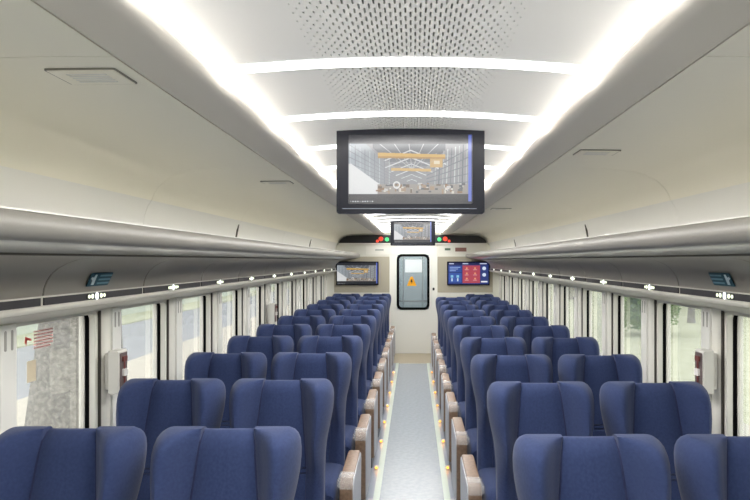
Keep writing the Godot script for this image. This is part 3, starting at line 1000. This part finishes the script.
		# crumpled clear film left on the front end
		T = PackedVector3Array()
		var F := PackedVector2Array()
		for q in [[0.60, 0.50], [0.62, 0.492], [0.65, 0.499], [0.6785, 0.491], [0.6770, 0.503], [0.6575, 0.5315], [0.627, 0.5455], [0.60, 0.548], [0.575, 0.5455], [0.585, 0.51]]: F.append(Vector2(q[0], q[1]))
		prism(T, F, Vector3(x - 0.038, 0, 0), Vector3(0, 0, 1), Vector3.UP, Vector3(0.076, 0, 0), 0.010)
		for q in [[0.588, 0.010, 0.15], [0.612, 0.006, -0.2], [0.632, 0.008, 0.1]]:
			prism(T, rounded(0.08, 0.008, 0.0035, 3), Vector3(x, 0.5475 - (q[0] - 0.6) * 0.12, q[0]), Vector3(1, 0, q[2]).normalized(), Vector3.UP, Vector3(0, -0.001, q[1]), 0.002)
		prism(T, rounded(0.06, 0.045, 0.02, 4), Vector3(x + side * 0.036, 0.50, 0.61), Vector3(0, 0, 1), Vector3.UP, Vector3(side * 0.016, 0, 0), 0.006)
		put("plastic_film", finish(T), M.wrap, arm)
		put("armrest_bracket", box(Vector3(minf(x, -side * 0.2), 0.245, 0.30), Vector3(maxf(x, -side * 0.2), 0.28, 0.42), 0.004), M.base, o)
	return o


func make_seats() -> void:
	for side in [-1.0, 1.0]:
		var sname := "left" if side < 0 else "right"
		for place in 2:
			var aisle := place == 0
			var proto: Node3D = null
			for n in 11:
				if side > 0 and aisle and n == 10: continue
				var d: float = (2.165 if n == 0 else 2.178 + 0.884 * n) if side < 0 else (2.065 if n == 0 else 2.110 + 0.876 * n)
				var o: Node3D
				if proto == null:
					proto = make_seat(side, aisle)
					o = proto
				else:
					o = copy(proto, "train_seat")
				o.position = Vector3(side * ((0.618 if side < 0 else 0.604) if aisle else (1.144 if side < 0 else 1.137)) - (0.0 if n > 0 else 0.021 if side > 0 else 0.0 if aisle else 0.010), 0.0, -d)
				var row: String = ORD[n] + " row"
				if n == 10: row = "last row by the wall"
				var where := "aisle seat with wooden armrest" if aisle else "window seat"
				tag(o, "blue winged %s %s of the aisle, %s" % [where, sname, row], "train seat", "blue train seats")


# ---------------------------------------------------------------- small fittings
func make_fittings() -> void:
	# seat number lamps in the dark strips
	for s in [-1.0, 1.0]:
		var side := "left" if s < 0 else "right"
		var T := PackedVector3Array()
		prism(T, rounded(0.165, 0.024, 0.011, 4), Vector3.ZERO, Vector3(0, 0, 1), Vector3.UP, Vector3(-s * 0.003, 0, 0), 0.001)
		var body := finish(T)
		var lens := []
		for q in [[0.066, 0.016, 0.016], [0.038, 0.019, 0.020], [0.0, 0.022, 0.030], [-0.038, 0.019, 0.020], [-0.066, 0.016, 0.016]]:
			T = PackedVector3Array()
			prism(T, rounded(q[1], q[2], minf(q[1], q[2]) * 0.45, 4, Vector2(q[0], 0)), Vector3(-s * 0.0025, 0, 0), Vector3(0, 0, 1), Vector3.UP, Vector3(-s * 0.004, 0, 0), 0.0015)
			lens.append(finish(T))
		for k in 10:
			var o := base("seat_number_light", Vector3(s * 1.3645, EYE - 0.153, -(2.775 + k * BAY)))
			put("housing", body, M.casing, o)
			for q in 5: put("lens", lens[q], M.icon if q == 2 else M.icon_side, o)
			tag(o, "lit white seat number lamp under the %s luggage rack, %s" % [side, ORD[k]], "indicator light", "seat number lamps under the %s rack" % side)
		# teal notice on the curved panel
		var st := base("rack_sign", Vector3(s * 1.3385, EYE - 0.080, -2.755))
		st.rotation.z = s * deg_to_rad(26)
		T = PackedVector3Array()
		prism(T, rounded(0.185, 0.062, 0.003, 2), Vector3.ZERO, Vector3(0, 0, 1), Vector3.UP, Vector3(-s * 0.003, 0, 0))
		put("plate", finish(T), mat("2b5563", 0.4), st)
		for q in 3:
			T = PackedVector3Array()
			prism(T, rounded(0.105, 0.0075, 0.001, 1, Vector2(-0.035, 0.018 - q * 0.018)), Vector3(-s * 0.003, 0, 0), Vector3(0, 0, 1), Vector3.UP, Vector3(-s * 0.001, 0, 0))
			put("print_line", finish(T), mat("7fa7b4", 0.5), st)
		T = PackedVector3Array()
		prism(T, PackedVector2Array([Vector2(0.040, -0.024), Vector2(0.062, -0.024), Vector2(0.066, -0.004), Vector2(0.085, 0.006), Vector2(0.080, 0.014), Vector2(0.064, 0.010), Vector2(0.060, 0.024), Vector2(0.046, 0.024), Vector2(0.044, 0.008)]), Vector3(-s * 0.003, 0, 0), Vector3(0, 0, 1), Vector3.UP, Vector3(-s * 0.001, 0, 0))
		put("pictogram", finish(T), mat("d8e6ea", 0.5), st)
		tag(st, "teal notice with a white figure on the %s rack's curved underside" % side, "sign")
		# emergency hammer boxes on the pillars
		for k in ([0, 4] if s < 0 else [0]):
			var o := base("hammer_box", Vector3(s * 1.494, EYE - 0.553, -(3.155 + k * BAY)))
			T = PackedVector3Array()
			prism(T, PackedVector2Array([Vector2(0, -0.106), Vector2(0, 0.106), Vector2(-0.044, 0.106), Vector2(-0.052, 0.098), Vector2(-0.052, -0.098), Vector2(-0.044, -0.106)]), Vector3(0, 0, -0.10), Vector3(s, 0, 0), Vector3.UP, Vector3(0, 0, 0.10), 0.004)
			put("case", finish(T), M.box, o)
			put("bracket", box(Vector3(-0.03, -0.09, -0.085), Vector3(0.03, 0.09, -0.03), 0.002), M.box, o)
			T = PackedVector3Array()
			prism(T, rounded(0.076, 0.186, 0.008, 3), Vector3(-s * 0.052, 0, -0.05), Vector3(0, 0, 1), Vector3.UP, Vector3(-s * 0.004, 0, 0), 0.001)
			put("front_window", finish(T), mat("6d605e", 0.3), o)
			T = PackedVector3Array()
			box_into(T, Vector3(minf(-s * 0.056, -s * 0.061), -0.085, -0.058), Vector3(maxf(-s * 0.056, -s * 0.061), 0.075, -0.045), 0.002)
			box_into(T, Vector3(minf(-s * 0.056, -s * 0.066), 0.050, -0.072), Vector3(maxf(-s * 0.056, -s * 0.066), 0.075, -0.028), 0.003)
			put("hammer", finish(T), mat("713c38", 0.5), o)
			put("label_plate", box(Vector3(minf(-s * 0.056, -s * 0.069), -0.022, -0.07), Vector3(maxf(-s * 0.056, -s * 0.069), 0.012, -0.03), 0.001), mat("e9e6e2", 0.6), o)
			tag(o, "white emergency hammer box on a %s pillar, %s" % [side, "nearest pillar past the first window" if k == 0 else "farther down the car"], "hammer box", "emergency hammer boxes on the pillars")
		# vents in the cream side panels
		for d in ([1.655, 3.9] if s < 0 else [2.82, 5.9]):
			var o := base("ceiling_vent", Vector3(s * 0.818, EYE + 0.4755, -d))
			o.rotation.z = -s * 0.012
			T = PackedVector3Array()
			ring_frame(T, rounded(0.178, 0.135, 0.006, 2), rounded(0.170, 0.127, 0.005, 2), Vector3(0, -0.002, 0), Vector3.RIGHT, Vector3.BACK, Vector3(0, 0.004, 0))
			put("frame", finish(T), M.vent_rim, o)
			put("cover", box(Vector3(-0.084, -0.0035, -0.0625), Vector3(0.084, 0.004, 0.0625), 0.001), M.cream, o)
			for q in 5: put("louvre", box(Vector3(-0.05, -0.005, -0.036 + q * 0.016), Vector3(0.05, -0.003, -0.029 + q * 0.016), 0.0008), M.plate, o)
			var vent_words := "nearest" if d < 3.0 else "farther"
			tag(o, "rectangular vent cover in the %s cream ceiling panel, %s one" % [side, vent_words], "vent", "vents in the side ceiling panels")
		# amber lamps along the floor edge
		T = PackedVector3Array()
		prism(T, rounded(0.020, 0.016, 0.0075, 5), Vector3.ZERO, Vector3.RIGHT, Vector3.UP, Vector3(0, 0, 0.012), 0.004)
		var amber := finish(T)
		var cup := box(Vector3(-0.016, -0.018, -0.022), Vector3(0.016, 0.013, -0.001), 0.004)
		var list := [4.36, 5.08, 5.82, 6.51, 7.24, 7.96, 8.68, 9.40] if s < 0 else [4.36, 5.08, 5.82, 6.54, 7.26, 7.98, 8.70, 9.42]
		for k in list.size():
			var o := base("foot_light", Vector3(s * 0.283, 0.018, -list[k]))
			put("housing", cup, M.cover, o)
			put("lens", amber, M.amber, o)
			var l := OmniLight3D.new()
			l.name = "foot_light_glow"
			l.light_color = Color("ffb040")
			l.light_energy = 0.0005
			l.omni_range = 20.0
			l.omni_attenuation = 2.0
			l.light_size = 0.012
			l.shadow_enabled = true
			l.position = Vector3(-s * 0.004, 0.004, 0.022)
			o.add_child(l)
			tag(o, "small amber floor lamp on the %s edge of the aisle, %s" % [side, ORD[k]], "floor light", "amber lamps along the aisle floor")
	# red notice and a pale tag stuck on the nearest left pane
	var n := base("window_notice", Vector3(-1.6115, EYE - 0.345, -2.78))
	var red := mat("c4473f", 0.6)
	for q in 6:
		put("print_line", box(Vector3(0, 0.036 - q * 0.014, -0.10 + (0.02 if q == 5 else 0.0)), Vector3(0.001, 0.043 - q * 0.014, 0.045), 0), mat("d9a5a1", 0.6), n)
	var TH := PackedVector3Array()
	prism(TH, PackedVector2Array([Vector2(0.062, 0.012), Vector2(0.105, 0.026), Vector2(0.108, 0.002), Vector2(0.097, -0.012), Vector2(0.092, 0.010), Vector2(0.062, 0.004)]), Vector3.ZERO, Vector3(0, 0, 1), Vector3.UP, Vector3(0.001, 0, 0))
	put("hammer_mark", finish(TH), red, n)
	tag(n, "red printed notice with a hammer on the nearest left window", "sticker")
	var t2 := base("window_tag", Vector3(-1.6115, EYE - 0.47, -2.72))
	put("paper", box(Vector3(0, -0.045, -0.032), Vector3(0.001, 0.045, 0.032), 0), mat("d9cbb0", 0.8), t2)
	tag(t2, "pale tan paper tag below the red notice on the left window", "sticker")


# ---------------------------------------------------------------- outdoors
func leaf_cloud(parent: Node3D, called: String, radius: Vector3, at: Vector3, count: int, size: float, m: Material, seed_: int) -> void:
	rng.seed = seed_
	var T := PackedVector3Array()
	for i in count:
		var v := Vector3(rng.randfn(), rng.randfn(), rng.randfn()).normalized() * pow(rng.randf(), 0.4)
		var lump := 1.0 + 0.22 * sin(v.x * 7.0 + seed_) * cos(v.z * 6.0 + v.y * 5.0)
		var c := at + v * radius * lump
		var b := Basis.from_euler(Vector3(rng.randf() * TAU, rng.randf() * TAU, rng.randf() * TAU))
		var s := size * rng.randf_range(0.7, 1.3)
		var p := [c + b * Vector3(-s, 0, 0), c + b * Vector3(0, s * 0.12, -s * 0.45), c + b * Vector3(s, 0, 0), c + b * Vector3(0, s * 0.12, s * 0.45)]
		quad(T, p[0], p[1], p[2], p[3])
	var N := PackedVector3Array()
	N.resize(T.size())
	for i in range(0, T.size(), 3):
		var nn := (T[i + 2] - T[i]).cross(T[i + 1] - T[i]).normalized()
		for k in 3: N[i + k] = nn
	var a := []
	a.resize(Mesh.ARRAY_MAX)
	a[Mesh.ARRAY_VERTEX] = T
	a[Mesh.ARRAY_NORMAL] = N
	var mesh := ArrayMesh.new()
	mesh.add_surface_from_arrays(Mesh.PRIMITIVE_TRIANGLES, a)
	put(called, mesh, m, parent).set_meta("kind", "stuff")


func trunk(parent: Node3D, r: float, h: float, wob: float, m: Material) -> void:
	var rings := []
	for i in 13:
		var t := i / 12.0
		var y := h * t
		var rr := r * (1.0 + 0.55 * pow(1.0 - t, 6.0) - 0.35 * t)
		var ring := PackedVector3Array()
		for k in 18:
			var a := k * TAU / 18
			var bump := 1.0 + 0.07 * sin(3.0 * a + y * 0.8) + 0.04 * sin(7.0 * a - y * 2.0)
			ring.append(Vector3(cos(a) * rr * bump + wob * sin(t * 2.4), y, sin(a) * rr * bump))
		rings.append(ring)
	var T := PackedVector3Array()
	loft(T, rings)
	put("trunk", finish(T, 60.0), m, parent)


func make_outdoors() -> void:
	var g := base("ground_yard")
	tag(g, "sunlit pale yard beside the train with grey road beyond", "ground", "", "structure")
	put("concrete", box(Vector3(-8.1, GROUND - 0.3, -140), Vector3(0, GROUND, 20), 0), M.concrete, g)
	put("road", box(Vector3(-13.0, GROUND - 0.3, -140), Vector3(-8.1, GROUND - 0.03, 20), 0), M.asphalt, g)
	put("verge", box(Vector3(-90, GROUND - 0.3, -140), Vector3(-13.0, GROUND + 0.02, 20), 0), M.lawn, g)
	var r := base("ground_lawn")
	tag(r, "pale sunlit lawn outside the right windows", "lawn", "", "structure")
	put("grass", box(Vector3(0, GROUND - 0.3, -140), Vector3(90, GROUND, 20), 0), M.lawn, r)
	put("path", box(Vector3(4.6, GROUND - 0.05, -140), Vector3(5.8, GROUND + 0.02, 20), 0.01), M.path, r)
	# low yard wall on the left
	var w := base("yard_wall")
	put("wall_body", box(Vector3(-15.3, GROUND, -90), Vector3(-15.0, GROUND + 2.0, 6), 0.01), M.yard_wall, w)
	put("coping", box(Vector3(-15.36, GROUND + 2.0, -90), Vector3(-14.94, GROUND + 2.1, 6), 0.01), M.yard_cap, w)
	tag(w, "long pale green yard wall beyond the road, left windows", "wall")
	# big old tree close to the left side
	var t := base("tree", Vector3(-3.56, GROUND, -6.75))
	trunk(t, 0.395, 7.5, 0.10, M.bark)
	leaf_cloud(t, "crown", Vector3(2.6, 1.6, 2.6), Vector3(0, 8.2, 0), 2600, 0.16, M.leaf, 71)
	tag(t, "thick mottled grey tree trunk close outside the nearest left window", "tree")
	# right: thin tree and shrubs on the lawn, paler trees behind
	var t2 := base("tree", Vector3(12.75, GROUND, -29.4))
	trunk(t2, 0.12, 4.6, 0.05, M.bark)
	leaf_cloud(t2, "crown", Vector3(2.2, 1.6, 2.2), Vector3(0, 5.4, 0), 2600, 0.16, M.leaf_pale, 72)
	tag(t2, "slim distant tree on the lawn seen in the second right window", "tree")
	var b := base("shrub", Vector3(8.9, GROUND, -24.6))
	trunk(b, 0.07, 1.2, 0.02, M.bark)
	leaf_cloud(b, "foliage", Vector3(1.35, 1.25, 1.2), Vector3(0, 1.45, 0), 6000, 0.10, M.leaf, 73)
	tag(b, "rounded green shrub on the lawn in the third right window", "shrub")
	var far := [[17.0, -36.0, 6.5, 74], [27.0, -40.0, 7.0, 75], [11.5, -47.0, 6.0, 76], [33.0, -24.0, 7.5, 77], [9.0, -70.0, 6.5, 78], [24.0, -60.0, 7.0, 79]]
	for i in far.size():
		var p: Array = far[i]
		var o := base("tree", Vector3(p[0], GROUND, p[1]))
		trunk(o, 0.18, p[2] * 0.6, 0.1, M.bark)
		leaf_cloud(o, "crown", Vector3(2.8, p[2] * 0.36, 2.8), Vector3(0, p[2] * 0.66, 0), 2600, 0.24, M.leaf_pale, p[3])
		tag(o, "pale leafy tree far off beyond the lawn, %s of the row" % ORD[i], "tree", "distant trees beyond the lawn")
	var lf := [[-18.5, -22.0, 5.5, 81], [-19.0, -34.0, 6.5, 82], [-18.0, -48.0, 6.0, 83]]
	for i in lf.size():
		var p: Array = lf[i]
		var o := base("tree", Vector3(p[0], GROUND, p[1]))
		trunk(o, 0.18, p[2] * 0.6, 0.1, M.bark)
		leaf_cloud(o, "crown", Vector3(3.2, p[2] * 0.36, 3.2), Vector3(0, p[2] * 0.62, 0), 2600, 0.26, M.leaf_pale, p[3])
		tag(o, "pale leafy tree behind the yard wall, %s one" % ORD[i], "tree", "trees behind the yard wall")


func _ready() -> void:
	rng.seed = 7
	make_view()
	make_materials()
	make_ceiling()
	make_strips()
	make_floor()
	make_walls()
	make_racks()
	make_end_walls()
	make_outdoors()
	make_seats()
	make_monitors()
	make_fittings()
